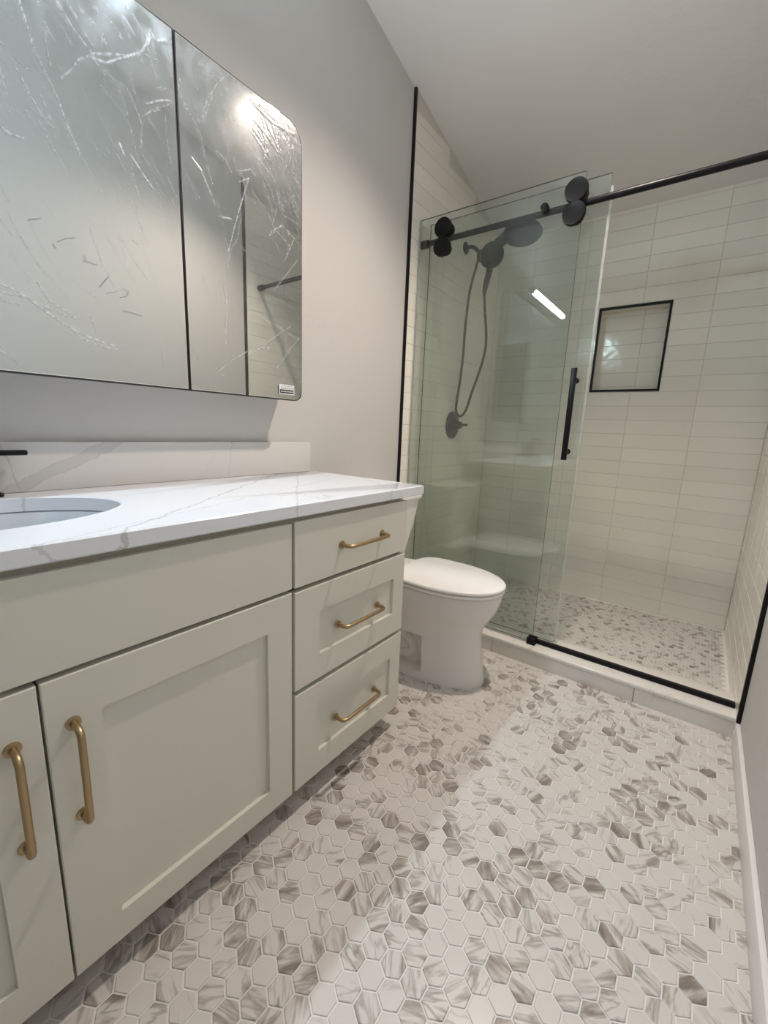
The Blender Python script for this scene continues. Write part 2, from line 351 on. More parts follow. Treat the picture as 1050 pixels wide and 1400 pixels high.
# back wall tiles round the niche
cx = cols(.0105, W-.0105, .25)
for u0, u1 in zip(cx, cx[1:]):
    for v0, v1 in zip(rows, rows[1:]):
        if v0 >= ZTT-.01: break
        v1 = min(v1, ZTT)
        if u1 > NX0 and u0 < NX1 and v1 > NZ0 and v0 < NZ1:
            # cut tiles at the niche edge
            if u0 < NX0: put_tile(wb, 'back', u0, v0, NX0, v1)
            if u1 > NX1: put_tile(wb, 'back', NX1, v0, u1, v1)
            a, b = max(u0, NX0), min(u1, NX1)
            if v0 < NZ0: put_tile(wb, 'back', a, v0, b, NZ0)
            if v1 > NZ1: put_tile(wb, 'back', a, NZ1, b, v1)
        else: put_tile(wb, 'back', u0, v0, u1, v1)
# niche lining
nrows = [NZ0+.008+TH*k*.985 for k in range(7)]; nrows[-1] = NZ1-.008
nrows = [NZ0+.006] + [NZ1-.036-TH*k for k in range(5, -1, -1)] + [NZ1-.006]
nrows = sorted(z for z in nrows if z >= NZ0+.006)
for a, b in ((NX0+.006, .905), (.905, NX1-.006)):
    for v0, v1 in zip(nrows, nrows[1:]): put_tile(wb, 'back', a, v0, b, v1, YB+ND)
box('niche_sill', (NX0, YB+.002, NZ0), (NX1, YB+ND+.01, NZ0+.008), 'tile', wb)
box('niche_head', (NX0, YB+.002, NZ1-.008), (NX1, YB+ND+.01, NZ1), 'tile', wb)
box('niche_side', (NX0, YB+.002, NZ0+.008), (NX0+.008, YB+ND+.01, NZ1-.008), 'tile', wb)
box('niche_side', (NX1-.008, YB+.002, NZ0+.008), (NX1, YB+ND+.01, NZ1-.008), 'tile', wb)
# side walls of the shower
for face, par in (('left', wl), ('right', wr)):
    cy = cols(YT+.014, YB-.001, YT+.014)
    for u0, u1 in zip(cy, cy[1:]):
        for v0, v1 in zip(rows, rows[1:]):
            top = ceil_z(u1)-.002
            if v0 >= top-.01: break
            put_tile(par, face, u0, v0, u1, min(v1, top))
# black edge trims
struct(box('trim_1', (0, YT, .10), (.013, YT+.013, ceil_z(YT+.013)-.001), 'black', bevel=.001))
struct(box('trim_2', (W-.013, YT-.008, .09), (W, YT+.008, ceil_z(YT+.013)-.001), 'black', bevel=.001))
t3 = 0.0105
struct(boxes('trim_3', [((NX0-.002, YB-.005, NZ0-.002), (NX0+t3, YB+.012, NZ1+.002)), ((NX1-t3, YB-.005, NZ0-.002), (NX1+.002, YB+.012, NZ1+.002)),
                        ((NX0+t3, YB-.005, NZ0-.002), (NX1-t3, YB+.012, NZ0+t3)), ((NX0+t3, YB-.005, NZ1-t3), (NX1-t3, YB+.012, NZ1+.002))], 'black'))

# ------------------------------------------------------------------ floor mosaic
def seed():
    k = rnd.random()
    tone = rnd.uniform(.05, .28) if k < .30 else (rnd.uniform(.28, .52) if k < .80 else rnd.uniform(.54, .80))
    return (rnd.random(), tone, rnd.random())
def hex_geo(cx, cy, z0, z1, R, bv):
    """pointy along y"""
    v = []
    for rr, z in ((R-bv, z1), (R, z1-bv*.6), (R, z0)):
        for k in range(6):
            a = PI/6+k*PI/3; v.append((cx+rr*math.cos(a), cy+rr*math.sin(a), z))
    f = [(0, 1, 2, 3, 4, 5)]
    for o in (0, 6): f += [(o+i, o+6+i, o+6+(i+1) % 6, o+(i+1) % 6) for i in range(6)]
    return v, f
PX, PY = .0490, .04245; HR = (.0490-.0034)/2/math.cos(PI/6)
def set_seed(me, seeds):
    at = me.attributes.new('seed', 'FLOAT_VECTOR', 'POINT'); at.data.foreach_set('vector', np.array(seeds, dtype=np.float32).ravel())
variants = []
for k in range(40):
    v, f = hex_geo(0, 0, -.004, .0008, HR, .0014); me = pyd('hex_tile', v, f); set_seed(me, [seed()]*len(v)); me.materials.append(M['hex']); variants.append(me)
cells = []
for j in range(-32, 34):
    for i in range(-22, 20):
        x = .856+PX*i+(PX/2 if j % 2 else 0); y = .482+PY*j
        if -.03 < x < W and YF < y < 1.90: cells.append((x, y))
def px_size(c):
    v = Vector((c[0], c[1], 0))-CAM; d = v.dot(_f)
    if d < .2: return 0
    px, py = 525+FPX*v.dot(_r2)/d, 700-FPX*v.dot(_u2)/d
    if not (-10 < px < 1060 and py < 1412): return 0
    if c[0] < .50 and c[1] < 1.17: return 0
    return 1/(v.length_squared)*(CAM.z/v.length)
cells.sort(key=px_size, reverse=True)
for c in cells[:300]:
    o = bpy.data.objects.new('hex_tile', rnd.choice(variants)); C.objects.link(o); o.parent = floor; o.location = (c[0], c[1], rnd.uniform(0, .0003))
V, F, S = [], [], []
for c in cells[300:]:
    v, f = hex_geo(c[0], c[1], -.004, .0008, HR, .0014); b = len(V); V += v; F += [tuple(b+i for i in q) for q in f]; S += [seed()]*len(v)
me = pyd('hex_tile_field', V, F); set_seed(me, S); o = link('hex_tile_field', me, 'hex', floor); o['kind'] = 'stuff'
# shower pan mosaic
pan = struct(box('shower_floor', (0, 2.07, -.001), (W, YB+.01, ZS-.0012), 'grout'))
V, F, S = [], [], []
sx = .0272; sy = sx*math.sqrt(3)/2; sr = (sx-.0024)/2/math.cos(PI/6)
for j in range(int(.86/sy)):
    for i in range(int(1.53/sx)):
        x = .02+sx*i+(sx/2 if j % 2 else 0); y = 2.105+sy*j
        if x > W-.022 or y > YB-.014: continue
        v, f = hex_geo(x, y, ZS-.004, ZS+.0004, sr, .0009); b = len(V); V += v; F += [tuple(b+i for i in q) for q in f]; S += [seed()]*len(v)
me = pyd('mosaic_field', V, F); set_seed(me, S); o = link('mosaic_field', me, 'hex', pan); o['kind'] = 'stuff'

# ------------------------------------------------------------------ shower curb
YK = 1.889
curb = thing('shower_curb', 'low shower curb of veined white stone below the glass doors', 'curb', (W/2, YK, 0))
box('core', (.0, YK+.012, 0), (W, 2.068, .066), 'tgrout', curb)
for a, b in ((.001, .5985), (.6005, 1.2165), (1.2185, W-.001)): box('stone_tile', (a, YK, .0), (b, YK+.012, .066), 'curb', curb, bevel=.0012)
box('inner_face', (.011, 2.06, .02), (W-.011, 2.072, .066), 'curb', curb)
box('cap_stone', (.001, YK-.006, .066), (W-.001, 2.075, .085), 'curb', curb, bevel=.005, seg=3)
adopt(curb)

# ================================================================== vanity
XF = .546; YV1 = 1.148; YV0 = -.36
van = thing('vanity_cabinet', 'cream shaker vanity cabinet with brass bar pulls under the quartz top', 'cabinet', (.27, .4, 0))
for a, b in ((YV0, YV0+.016), (YV1-.016, YV1)): box('side_panel', (.004, a, .078), (XF-.021, b, .852), 'cream', van)
box('bottom_panel', (.004, YV0+.016, .078), (XF-.021, YV1-.016, .094), 'cream', van)
box('back_panel', (.004, YV0+.016, .094), (.012, YV1-.016, .852), 'cream', van)
box('divider', (.012, .650, .094), (XF-.041, .666, .852), 'cream', van)
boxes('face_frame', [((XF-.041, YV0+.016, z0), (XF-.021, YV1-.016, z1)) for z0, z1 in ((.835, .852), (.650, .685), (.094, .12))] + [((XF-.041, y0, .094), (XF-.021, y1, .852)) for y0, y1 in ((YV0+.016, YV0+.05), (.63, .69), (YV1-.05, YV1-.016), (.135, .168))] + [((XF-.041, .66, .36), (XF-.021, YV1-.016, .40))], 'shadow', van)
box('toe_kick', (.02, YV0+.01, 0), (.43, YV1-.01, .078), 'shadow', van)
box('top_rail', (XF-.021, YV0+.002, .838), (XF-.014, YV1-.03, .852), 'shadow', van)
def front(name, y0, y1, z0, z1, border=None, rec=.009):
    """drawer or door front, 20 mm thick, shaker frame when border is given"""
    bm = bmesh.new(); x1 = XF; x0 = XF-.0205
    if border is None: add_box(bm, (x0, y0, z0), (x1, y1, z1), .0018)
    else:
        l, r, b, t = border; e = .0018; s = .0015
        def ring(x, a, bb, c, d): return [(x, a, c), (x, bb, c), (x, bb, d), (x, a, d)]
        rs = [ring(x0, y0, y1, z0, z1), ring(x1-e, y0, y1, z0, z1), ring(x1, y0+e, y1-e, z0+e, z1-e), ring(x1, y0+l, y1-r, z0+b, z1-t), ring(x1-rec, y0+l+s, y1-r-s, z0+b+s, z1-t-s)]
        add_loft(bm, rs)
    return bm_obj(name, bm, 'cream', van)
def pull(par, a, b, out=.034, r=.0058):
    """bar pull from foot a to foot b on the front, round rosettes, bent ends"""
    a, b = Vector(a), Vector(b); d = (b-a).normalized(); X = Vector((1, 0, 0)); k = .016
    bm = bmesh.new(); pts = [a, a+X*(out-k)]
    for s in range(1, 6): t = s/5*PI/2; pts.append(a+X*(out-k+k*math.sin(t))+d*(k-k*math.cos(t)))
    for s in range(0, 6): t = s/5*PI/2; pts.append(b-d*(k-k*math.sin(t))+X*(out-k+k*math.cos(t)))
    pts.append(b); add_tube(bm, pts, r, 12)
    for p in (a, b): add_tube(bm, [p, p+X*.003, p+X*.004], [.0115, .0115, .009], 16)
    return bm_obj('handle', bm, 'brass', par, angle=40)
ff = front('false_front', -.35, .6535, .673, .839)
dr = front('drawer', .6625, YV1, .6715, .841); pull(dr, (XF, .830, .752), (XF, 1.012, .752))
B = (.088, .060, .074, .075)
dr = front('drawer', .6625, YV1, .385, .6595, B); pull(dr, (XF, .820, .520), (XF, 1.0, .520))
dr = front('drawer', .6625, YV1, .080, .3715, B); pull(dr, (XF, .818, .224), (XF, .999, .224))
dA = front('door', .1535, .6535, .080, .6635, (.079, .074, .064, .082)); pull(dA, (XF, .190, .402), (XF, .190, .577))
dB = front('door', -.35, .1495, .080, .6635, (.074, .071, .073, .082)); pull(dB, (XF, .113, .402), (XF, .113, .577))
adopt(van)

# counter top with the sink cut-out
CX1, CY0, CY1, CZ0, CZ1 = .556, -.40, 1.228, .854, .886
SX, SY, SA, SB = .25, .14, .172, .25
angs = sorted({2*PI*k/96 for k in range(96)} | {math.atan2(y-SY, x-SX) % (2*PI) for x in (.003, CX1) for y in (CY0, CY1)})
def to_rect(a, i=0):
    c, s = math.cos(a), math.sin(a); t = 1e9
    if c > 1e-9: t = min(t, (CX1-i-SX)/c)
    if c < -1e-9: t = min(t, (.003+i-SX)/c)
    if s > 1e-9: t = min(t, (CY1-i-SY)/s)
    if s < -1e-9: t = min(t, (CY0+i-SY)/s)
    return SX+c*t, SY+s*t
def ell(a, k=1):                # ellipse point in direction a
    c, s = math.cos(a), math.sin(a); t = 1/math.sqrt((c/SA)**2+(s/SB)**2)*k; return SX+c*t, SY+s*t
ring = lambda fn, z: [(*fn(a), z) for a in angs]
e = .003
bm = bmesh.new()
add_loft(bm, [ring(lambda a: ell(a), CZ0), ring(lambda a: ell(a), CZ1-.003), ring(lambda a: ell(a, 1.013), CZ1), ring(lambda a: to_rect(a, e), CZ1), ring(lambda a: to_rect(a), CZ1-e), ring(lambda a: to_rect(a), CZ0+e), ring(lambda a: to_rect(a, e), CZ0), ring(lambda a: ell(a), CZ0)], cap0=False, cap1=False)
bmesh.ops.remove_doubles(bm, verts=bm.verts, dist=1e-5)
tag(bm_obj('countertop', bm, 'quartz', angle=30), 'white quartz vanity countertop with grey veins and oval sink cutout', 'countertop')
tag(box('backsplash', (.001, CY0, CZ1+.0005), (.020, 1.205, 1.006), 'splash', bevel=.0015), 'low veined marble backsplash strip standing behind the sink', 'backsplash')
# undermount basin
sink = thing('sink_basin', 'oval white undermount sink basin set in the quartz countertop', 'sink', (SX, SY, CZ0-.15))
prof = [(1.09, CZ0-.002), (1.02, CZ0-.002), (1.0, CZ0-.004), (.985, CZ0-.03), (.95, CZ0-.075), (.84, CZ0-.115), (.6, CZ0-.138), (.14, CZ0-.146)]
outer = [(.14, CZ0-.156), (.62, CZ0-.150), (.88, CZ0-.125), (1.0, CZ0-.075), (1.03, CZ0-.02), (1.09, CZ0-.012)]
bm = bmesh.new(); add_loft(bm, [ring(lambda a, k=k: ell(a, k), z) for k, z in prof+outer], cap0=False, cap1=False)
bm_obj('bowl', bm, 'sinkp', sink, angle=60)
loft('drain', [[(SX+r*math.cos(2*PI*k/24), SY+r*math.sin(2*PI*k/24), z) for k in range(24)] for r, z in ((.034, CZ0-.155), (.034, CZ0-.142), (.028, CZ0-.140))], 'black', sink)
adopt(sink)
# widespread faucet
def disc(cx, cy, z, r, n=24): return [(cx+r*math.cos(2*PI*k/n), cy+r*math.sin(2*PI*k/n), z) for k in range(n)]
fau = thing('faucet', 'matte black gooseneck faucet with two lever handles behind the sink', 'faucet', (.05, .11, CZ1))
loft('spout_base', [disc(.05, .11, z, r) for r, z in ((.024, CZ1+.0003), (.024, CZ1+.006), (.016, CZ1+.012), (.014, CZ1+.03))], 'black', fau)
arc = [(.05, .11, CZ1+.02), (.05, .11, CZ1+.09)] + [(.05+.055-.055*math.cos(t), .11, CZ1+.09+.06*math.sin(t)) for t in [PI*k/12 for k in range(1, 12)]] + [(.16, .11, CZ1+.08)]
tube('spout', arc, .011, 'black', fau, 16)
for yy, s in ((.213, 1), (.007, -1)):
    hd = loft('handle', [disc(.05, yy, z, r) for r, z in ((.024, CZ1+.0003), (.024, CZ1+.006), (.017, CZ1+.010), (.017, CZ1+.085), (.019, CZ1+.09), (.019, CZ1+.106), (.016, CZ1+.109))], 'black', fau)
    box('lever', (.042, min(yy, yy+s*.074), CZ1+.091), (.058, max(yy, yy+s*.074), CZ1+.103), 'black', hd, bevel=.003)
adopt(fau)

# ------------------------------------------------------------------ mirror cabinet
MZ0, MZ1, MX = 1.155, 2.010, .115
seams = [1.073, .6535, .2340, -.1855]
mc = thing('mirror_cabinet', 'three door mirrored wall cabinet still covered in wrinkled film', 'cabinet', (0, .444, MZ0))
box('body', (.001, seams[3]+.012, MZ0+.012), (.094, seams[0]-.012, MZ1-.012), 'white', mc, bevel=.002)
def outline(y0, y1, z0, z1, rt, rb, side):
    """door outline; corners on the outer side rounded"""
    pts = []
    def corner(cy, cz, r, a0):
        if r <= 0: return [(cy, cz)]
        return None
    def arcp(cy, cz, r, a0, n=10): return [(cy+r*math.cos(a0+PI/2*k/n), cz+r*math.sin(a0+PI/2*k/n)) for k in range(n+1)]
    r_t, r_b = (rt, rb) if side > 0 else (0, 0); l_t, l_b = (rt, rb) if side < 0 else (0, 0)
    pts += arcp(y1-r_b, z0+r_b, r_b, -PI/2) if r_b else [(y1, z0)]
    pts += arcp(y1-r_t, z1-r_t, r_t, 0) if r_t else [(y1, z1)]
    pts += arcp(y0+l_t, z1-l_t, l_t, PI/2) if l_t else [(y0, z1)]
    pts += arcp(y0+l_b, z0+l_b, l_b, PI) if l_b else [(y0, z0)]
    return pts
# creases of the film as seen, pixel polylines put onto the mirror plane: (points, half width, strength)
K = 1/2.3333
def cr(pts, w, s): return ([(on_plane((x*K, y*K), 0, MX+.003)[1], on_plane((x*K, y*K), 0, MX+.003)[2]) for x, y in pts], w, s)
creases = [cr(p, w, s) for p, w, s in [
 ([(60, 0), (110, 160), (180, 300), (215, 400), (255, 490)], .0035, .75), ([(75, 40), (130, 190), (160, 310)], .003, .4), ([(180, 0), (240, 100), (310, 190)], .0035, .8),
 ([(195, 250), (230, 220), (250, 190), (290, 175)], .0045, .8), ([(290, 180), (340, 200), (390, 185), (440, 170)], .006, .9), ([(300, 170), (370, 172), (430, 180)], .005, .7),
 ([(440, 180), (470, 140), (480, 100), (500, 130), (530, 130)], .006, .8), ([(460, 170), (500, 190), (480, 90)], .004, .5), ([(290, 180), (340, 240), (400, 270), (430, 330), (455, 400), (450, 470)], .004, .5),
 ([(320, 210), (360, 250)], .003, .5), ([(470, 330), (510, 320), (545, 320)], .0055, .9), ([(455, 370), (500, 345), (545, 330)], .004, .6), ([(470, 360), (510, 350)], .003, .6),
 ([(320, 270), (380, 340), (415, 400)], .003, .4), ([(380, 455), (395, 495)], .004, .9), ([(415, 490), (440, 530), (465, 570), (492, 605)], .003, .9), ([(340, 470), (350, 490)], .004, .5),
 ([(0, 130), (50, 185), (90, 220)], .003, .6), ([(0, 215), (15, 280), (25, 315)], .0035, .6), ([(0, 400), (30, 425), (75, 440)], .005, .9), ([(85, 350), (100, 380), (140, 410)], .003, .5),
 ([(120, 0), (150, 90), (180, 140)], .003, .5), ([(150, 20), (200, 90), (235, 150)], .003, .4), ([(175, 195), (200, 225)], .003, .5), ([(0, 10), (40, 60)], .003, .4),
 ([(250, 20), (300, 70), (330, 130)], .005, .45), ([(300, 20), (350, 60), (390, 120)], .006, .45), ([(350, 5), (400, 60), (430, 110)], .006, .5), ([(400, 10), (440, 70), (460, 110)], .004, .5), ([(270, 60), (330, 90)], .006, .3),
 ([(130, 300), (150, 350), (160, 380)], .004, .5), ([(0, 580), (10, 610), (30, 640)], .003, .35), ([(140, 640), (180, 700)], .003, .3), ([(0, 695), (40, 750)], .003, .4),
 # lower half of the first door (second crop: +700 rows)
 ([(0, 905), (60, 930), (130, 980), (200, 1030), (270, 1070), (370, 1105)], .005, .85), ([(0, 930), (90, 950), (170, 990)], .005, .6), ([(0, 960), (60, 970)], .006, .6), ([(120, 900), (160, 960), (240, 1010)], .0035, .7),
 ([(155, 965), (190, 1000), (245, 1015)], .003, .7), ([(210, 1030), (260, 1080), (340, 1110), (380, 1115)], .0035, .8), ([(290, 1010), (310, 1060)], .003, .5), ([(75, 760), (110, 820), (150, 880)], .003, .35),
 ([(230, 880), (270, 920), (310, 950)], .003, .4), ([(385, 770), (405, 830)], .003, .35), ([(505, 1060), (520, 1130), (530, 1180)], .003, .3), ([(425, 765), (445, 780)], .003, .6), ([(270, 1100), (410, 1105)], .003, .3), ([(390, 1150), (440, 1190)], .003, .2),
 # right-hand door
 ([(570, 280), (600, 350), (640, 430), (660, 520), (680, 590)], .003, .6), ([(640, 390), (660, 320), (690, 270), (720, 240)], .005, .6), ([(650, 380), (680, 300)], .004, .6), ([(620, 360), (640, 400)], .004, .5),
 ([(610, 500), (640, 540), (670, 610), (690, 660)], .004, .7), ([(690, 480), (720, 510), (740, 550)], .004, .7), ([(760, 545), (800, 540), (815, 560)], .004, .8), ([(765, 580), (795, 570), (770, 650), (750, 720), (730, 800)], .0035, .9),
 ([(720, 350), (760, 400), (800, 470)], .0035, .6), ([(740, 340), (790, 400), (850, 490)], .003, .5), ([(770, 330), (830, 400), (890, 490)], .003, .5), ([(790, 360), (860, 440), (900, 510)], .003, .45), ([(760, 430), (820, 500), (880, 580)], .003, .4),
 ([(800, 320), (870, 390), (940, 430)], .012, .5), ([(830, 340), (900, 400), (950, 460)], .012, .5), ([(870, 400), (890, 470), (920, 560), (960, 640)], .005, .4), ([(850, 520), (890, 600), (910, 690), (960, 720)], .004, .4),
 ([(640, 200), (655, 215)], .006, .7), ([(660, 225), (675, 245)], .006, .7), ([(570, 290), (575, 250)], .006, .5), ([(700, 250), (730, 290)], .008, .4), ([(860, 740), (890, 725), (905, 720)], .004, .6), ([(885, 660), (870, 720), (930, 790)], .004, .5),
 ([(700, 690), (740, 700)], .004, .6), ([(720, 760), (735, 810), (715, 900), (725, 980), (720, 1100)], .005, .45), ([(770, 690), (760, 760), (735, 800)], .003, .5), ([(690, 1190), (740, 1150), (800, 1115), (860, 1110)], .0035, .6),
 ([(650, 880), (665, 940)], .012, .22), ([(860, 750), (900, 720), (940, 760), (910, 830)], .006, .4), ([(800, 1130), (870, 1080), (930, 1040)], .004, .35), ([(820, 1000), (900, 1050), (950, 1080)], .008, .25), ([(880, 920), (920, 870), (950, 830)], .005, .3),
 ([(880, 1180), (930, 1110), (955, 1080)], .004, .4), ([(610, 1225), (650, 1250), (780, 1265)], .003, .5), ([(700, 1200), (720, 1195)], .005, .4), ([(690, 900), (700, 1000)], .004, .25),
]]
rc = np.random.RandomState(3)
for _ in range(60):      # the third door is out of sight of the photograph: same kind of wrinkles
    y, z, a = rc.uniform(-.17, .22), rc.uniform(MZ0+.03, MZ1-.02), rc.uniform(-1.9, -.6); l = rc.uniform(.03, .16)
    creases.append(([(y, z), (y+l*.5*math.cos(a), z+l*.5*math.sin(a)), (y+l*math.cos(a+.2), z+l*math.sin(a+.2))], rc.uniform(.003, .005), rc.uniform(.3, .7)))
for _ in range(150):     # long fine streaks running down the middle door
    y, z, a = rc.uniform(.24, .65), rc.uniform(MZ0+.12, MZ1-.005), rc.normal(-1.12, .22); l = rc.uniform(.03, .13)
    if z < 1.62 and rc.rand() < .75: continue
    creases.append(([(y, z), (y+l*.5*math.cos(a), z+l*.5*math.sin(a)), (y+l*math.cos(a+.06), z+l*math.sin(a+.06))], rc.uniform(.002, .004), rc.uniform(.12, .5)))
for _ in range(170):     # and the outer door, bunched below its top corner
    y, z, a = 1.06-abs(rc.normal(0, .16)), MZ1-.01-abs(rc.normal(0, .17)), rc.normal(-.98, .22); l = rc.uniform(.015, .08)
    if y < .66: continue
    creases.append(([(y, z), (y+l*.5*math.cos(a), z+l*.5*math.sin(a)), (y+l*math.cos(a-.08), z+l*math.sin(a-.08))], rc.uniform(.002, .004), rc.uniform(.15, .55)))
for _ in range(90):     # fine short wrinkles, thickest towards the top
    y, z = rc.uniform(.25, 1.06), MZ1-.02-abs(rc.normal(0, .22)); a = rc.uniform(-1.5, -.3) if rc.rand() < .8 else rc.uniform(0, 6); l = rc.uniform(.012, .05)
    creases.append(([(y, z), (y+l*math.cos(a), z+l*math.sin(a))], rc.uniform(.0015, .003), rc.uniform(.15, .45)))
def inside(pts, Y, Z):
    ins = np.zeros(Y.shape, bool); n = len(pts)
    for i in range(n):
        (y0, z0), (y1, z1) = pts[i], pts[i-1]
        c = ((z0 > Z) != (z1 > Z)) & (Y < (y1-y0)*(Z-z0)/((z1-z0) if abs(z1-z0) > 1e-12 else 1e-12)+y0); ins ^= c
    return ins
def film(par, y0, y1, shape):
    st = .0022; ny, nz = int((y1-y0)/st)+1, int((MZ1-MZ0)/st)+1
    ys, zs = np.linspace(y0+.001, y1-.001, ny), np.linspace(MZ0+.001, MZ1-.001, nz); Y, Z = np.meshgrid(ys, zs)
    Hh = np.zeros(Y.shape); Cc = np.zeros(Y.shape); rs = np.random.RandomState(int(y0*1000) % 9973)
    for _ in range(30):
        a, k, p = rs.uniform(0, PI), rs.uniform(8, 60), rs.uniform(0, 6.28); Hh += np.sin((Y*math.cos(a)+Z*math.sin(a))*k+p)*.006/k
    flick = .62+.38*np.sin(Y*310+3*np.sin(Z*90))*np.sin(Z*270+2*np.sin(Y*80))
    for pts, wd, s in creases:
        for (a, b), (c, d) in zip(pts, pts[1:]):
            if max(a, c) < y0-.03 or min(a, c) > y1+.03: continue
            dx, dz = c-a, d-b; l2 = dx*dx+dz*dz+1e-12
            t = np.clip(((Y-a)*dx+(Z-b)*dz)/l2, 0, 1); dist2 = (Y-a-t*dx)**2+(Z-b-t*dz)**2
            wv = max(wd*.42, .0012)
            g = np.exp(-dist2/(wv*wv)); Cc = np.maximum(Cc, g*s*flick); Hh = np.maximum(Hh, g*.0016*s)
    lamp_haze = np.zeros(Y.shape)                 # cloudy lamp-lit haze painted along the top edge
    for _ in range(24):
        a, k, p = rs.uniform(0, PI), rs.uniform(40, 160), rs.uniform(0, 6.28); lamp_haze += np.sin((Y*math.cos(a)+Z*math.sin(a))*k+p)/4
    Cc = np.maximum(Cc, np.clip(.15+.15*lamp_haze, 0, .55)*np.exp(-(MZ1-Z)/.13))
    edge = np.minimum(np.minimum(Y-y0, y1-Y), np.minimum(Z-MZ0, MZ1-Z)); Hh *= np.clip(edge/.02, 0, 1)
    ok = inside(shape, Y, Z)
    V = np.stack([np.full(Y.shape, MX+.0016)+np.clip(Hh, -.0008, .003), Y, Z], -1).reshape(-1, 3)
    idx = np.arange(ny*nz).reshape(nz, ny)
    q = np.stack([idx[:-1, :-1], idx[:-1, 1:], idx[1:, 1:], idx[1:, :-1]], -1).reshape(-1, 4)
    keep = (ok[:-1, :-1] & ok[:-1, 1:] & ok[1:, 1:] & ok[1:, :-1]).reshape(-1); q = q[keep]
    used = np.unique(q); rm = -np.ones(len(V), int); rm[used] = np.arange(len(used))
    me = bpy.data.meshes.new('protective_film'); me.from_pydata(V[used].tolist(), [], rm[q].tolist()); me.update()
    at = me.attributes.new('crease_glint', 'FLOAT', 'POINT'); at.data.foreach_set('value', Cc.reshape(-1)[used].astype(np.float32))
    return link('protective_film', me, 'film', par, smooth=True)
for i in range(3):
    y1, y0 = seams[i]-.0012, seams[i+1]+.0012; side = {0: 1, 1: 0, 2: -1}[i]
    sh = outline(y0, y1, MZ0, MZ1, .062, .030, side)
    fr = loft('door', [[(x, y, z) for y, z in sh] for x in (MX-.020, MX-.0005)], 'gblack', mc, angle=30)
    cyy, czz = (y0+y1)/2, (MZ0+MZ1)/2
    ins = [(y+(.0032 if y < cyy else -.0032), z+(.0032 if z < czz else -.0032)) for y, z in sh]
    loft('mirror', [[(MX-.0005, y, z) for y, z in ins], [(MX, y, z) for y, z in ins]], 'mirror', fr, angle=30)
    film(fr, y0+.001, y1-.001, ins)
    if i == 0:
        a = on_plane((381.5, 525), 0, MX+.002); b = on_plane((401.5, 541), 0, MX+.002); sy0, sy1, sz0, sz1 = .967, 1.033, 1.1735, 1.2055
        stk = box('sticker', (MX+.0035, sy0, sz0), (MX+.0042, sy1, sz1), 'sticker', fr)
        stk['label'] = 'white product sticker with a black band'
        box('sticker_band', (MX+.0042, sy0+.003, sz0+.003), (MX+.0044, sy1-.003, sz0+.014), 'ink', stk) if False else None
    if i == 1:
        pen = []
        for p in ([(185, 770), (195, 765), (215, 758), (240, 757)], [(170, 775), (180, 792)], [(265, 830), (285, 835), (312, 845)], [(270, 815), (275, 830)], [(320, 915), (345, 885), (350, 880)], [(340, 935), (370, 930), (395, 920), (412, 930), (405, 945), (385, 948)], [(395, 990), (425, 998), (455, 1008)], [(90, 700), (130, 695)]):
            pen.append([on_plane((x*K, y*K), 0, MX+.004) for x, y in p])
        for p in pen:
            bm = bmesh.new(); add_tube(bm, [(MX+.0042, q[1], q[2]) for q in p], .0006, 5)
            bm_obj('marker_stroke', bm, 'pen', fr)
# print on the sticker (sub-pieces of the sticker part would be a fourth level: they stay parts of the cabinet)
def prn(name, rects, m): return boxes(name, [((MX+.0042, a, c), (MX+.0045, b, d)) for a, b, c, d in rects], m, mc)
prn('sticker_band', [(.970, 1.030, 1.1765, 1.1885)], 'ink')
tx = []
yy = .974
while yy < 1.024:
    wd = rnd.uniform(.0025, .005); tx.append((yy, yy+wd, 1.1808, 1.1845)); yy += wd+.0022
boxes('sticker_print', [((MX+.0045, a, c), (MX+.0047, b, d)) for a, b, c, d in tx], 'sticker', mc)
tx = []
for zz in (1.2005, 1.1955, 1.1912):
    yy = .974
    while yy < 1.026:
        wd = rnd.uniform(.002, .007); tx.append((yy, yy+wd, zz-.0009, zz+.0009)); yy += wd+.0018
prn('sticker_text', tx, 'greyink')
adopt(mc)

# ------------------------------------------------------------------ lamps
vl = thing('vanity_light', 'linear white tube vanity light mounted on the wall above the mirror cabinet', 'lamp', (0, (BAR_Y0+BAR_Y1)/2, BAR_Z))
yc = (BAR_Y0+BAR_Y1)/2
box('backplate', (.001, yc-.11, BAR_Z-.04), (.022, yc+.11, BAR_Z+.06), 'chrome', vl, bevel=.004)
tube('arm', [(.02, yc, BAR_Z), (BAR_X-.06, yc, BAR_Z)], .012, 'chrome', vl)
boxes('shield_housing', [((BAR_X-.062, BAR_Y0, BAR_Z-.028), (BAR_X-.022, BAR_Y1, BAR_Z+.034)), ((BAR_X-.022, BAR_Y0, BAR_Z-.028), (BAR_X-.002, BAR_Y1, BAR_Z-.023)), ((BAR_X-.022, BAR_Y0, BAR_Z+.024), (BAR_X-.002, BAR_Y1, BAR_Z+.029))], 'white', vl)  # unseen channel, lips shaped to keep the tube's light off the wall
tube('tube', [(BAR_X, BAR_Y0+.012, BAR_Z), (BAR_X, BAR_Y1-.012, BAR_Z)], .020, 'tube', vl, 20)
for a, b in ((BAR_Y0-.006, BAR_Y0+.012), (BAR_Y1-.012, BAR_Y1+.006)): tube('end_cap', [(BAR_X, a, BAR_Z), (BAR_X, b, BAR_Z)], .024, 'chrome', vl, 20)
adopt(vl)
cz = ceil_z(CAN[1])
rl = thing('recessed_light', 'round white recessed ceiling lamp with warm lens', 'lamp', (CAN[0], CAN[1], cz))
tilt = Matrix.Rotation(math.atan(-SL), 4, 'X')
def on_ceiling(r, h, n=40): return [tuple(Vector((CAN[0], CAN[1], cz)) + tilt @ Vector((r*math.cos(2*PI*k/n), r*math.sin(2*PI*k/n), h))) for k in range(n)]
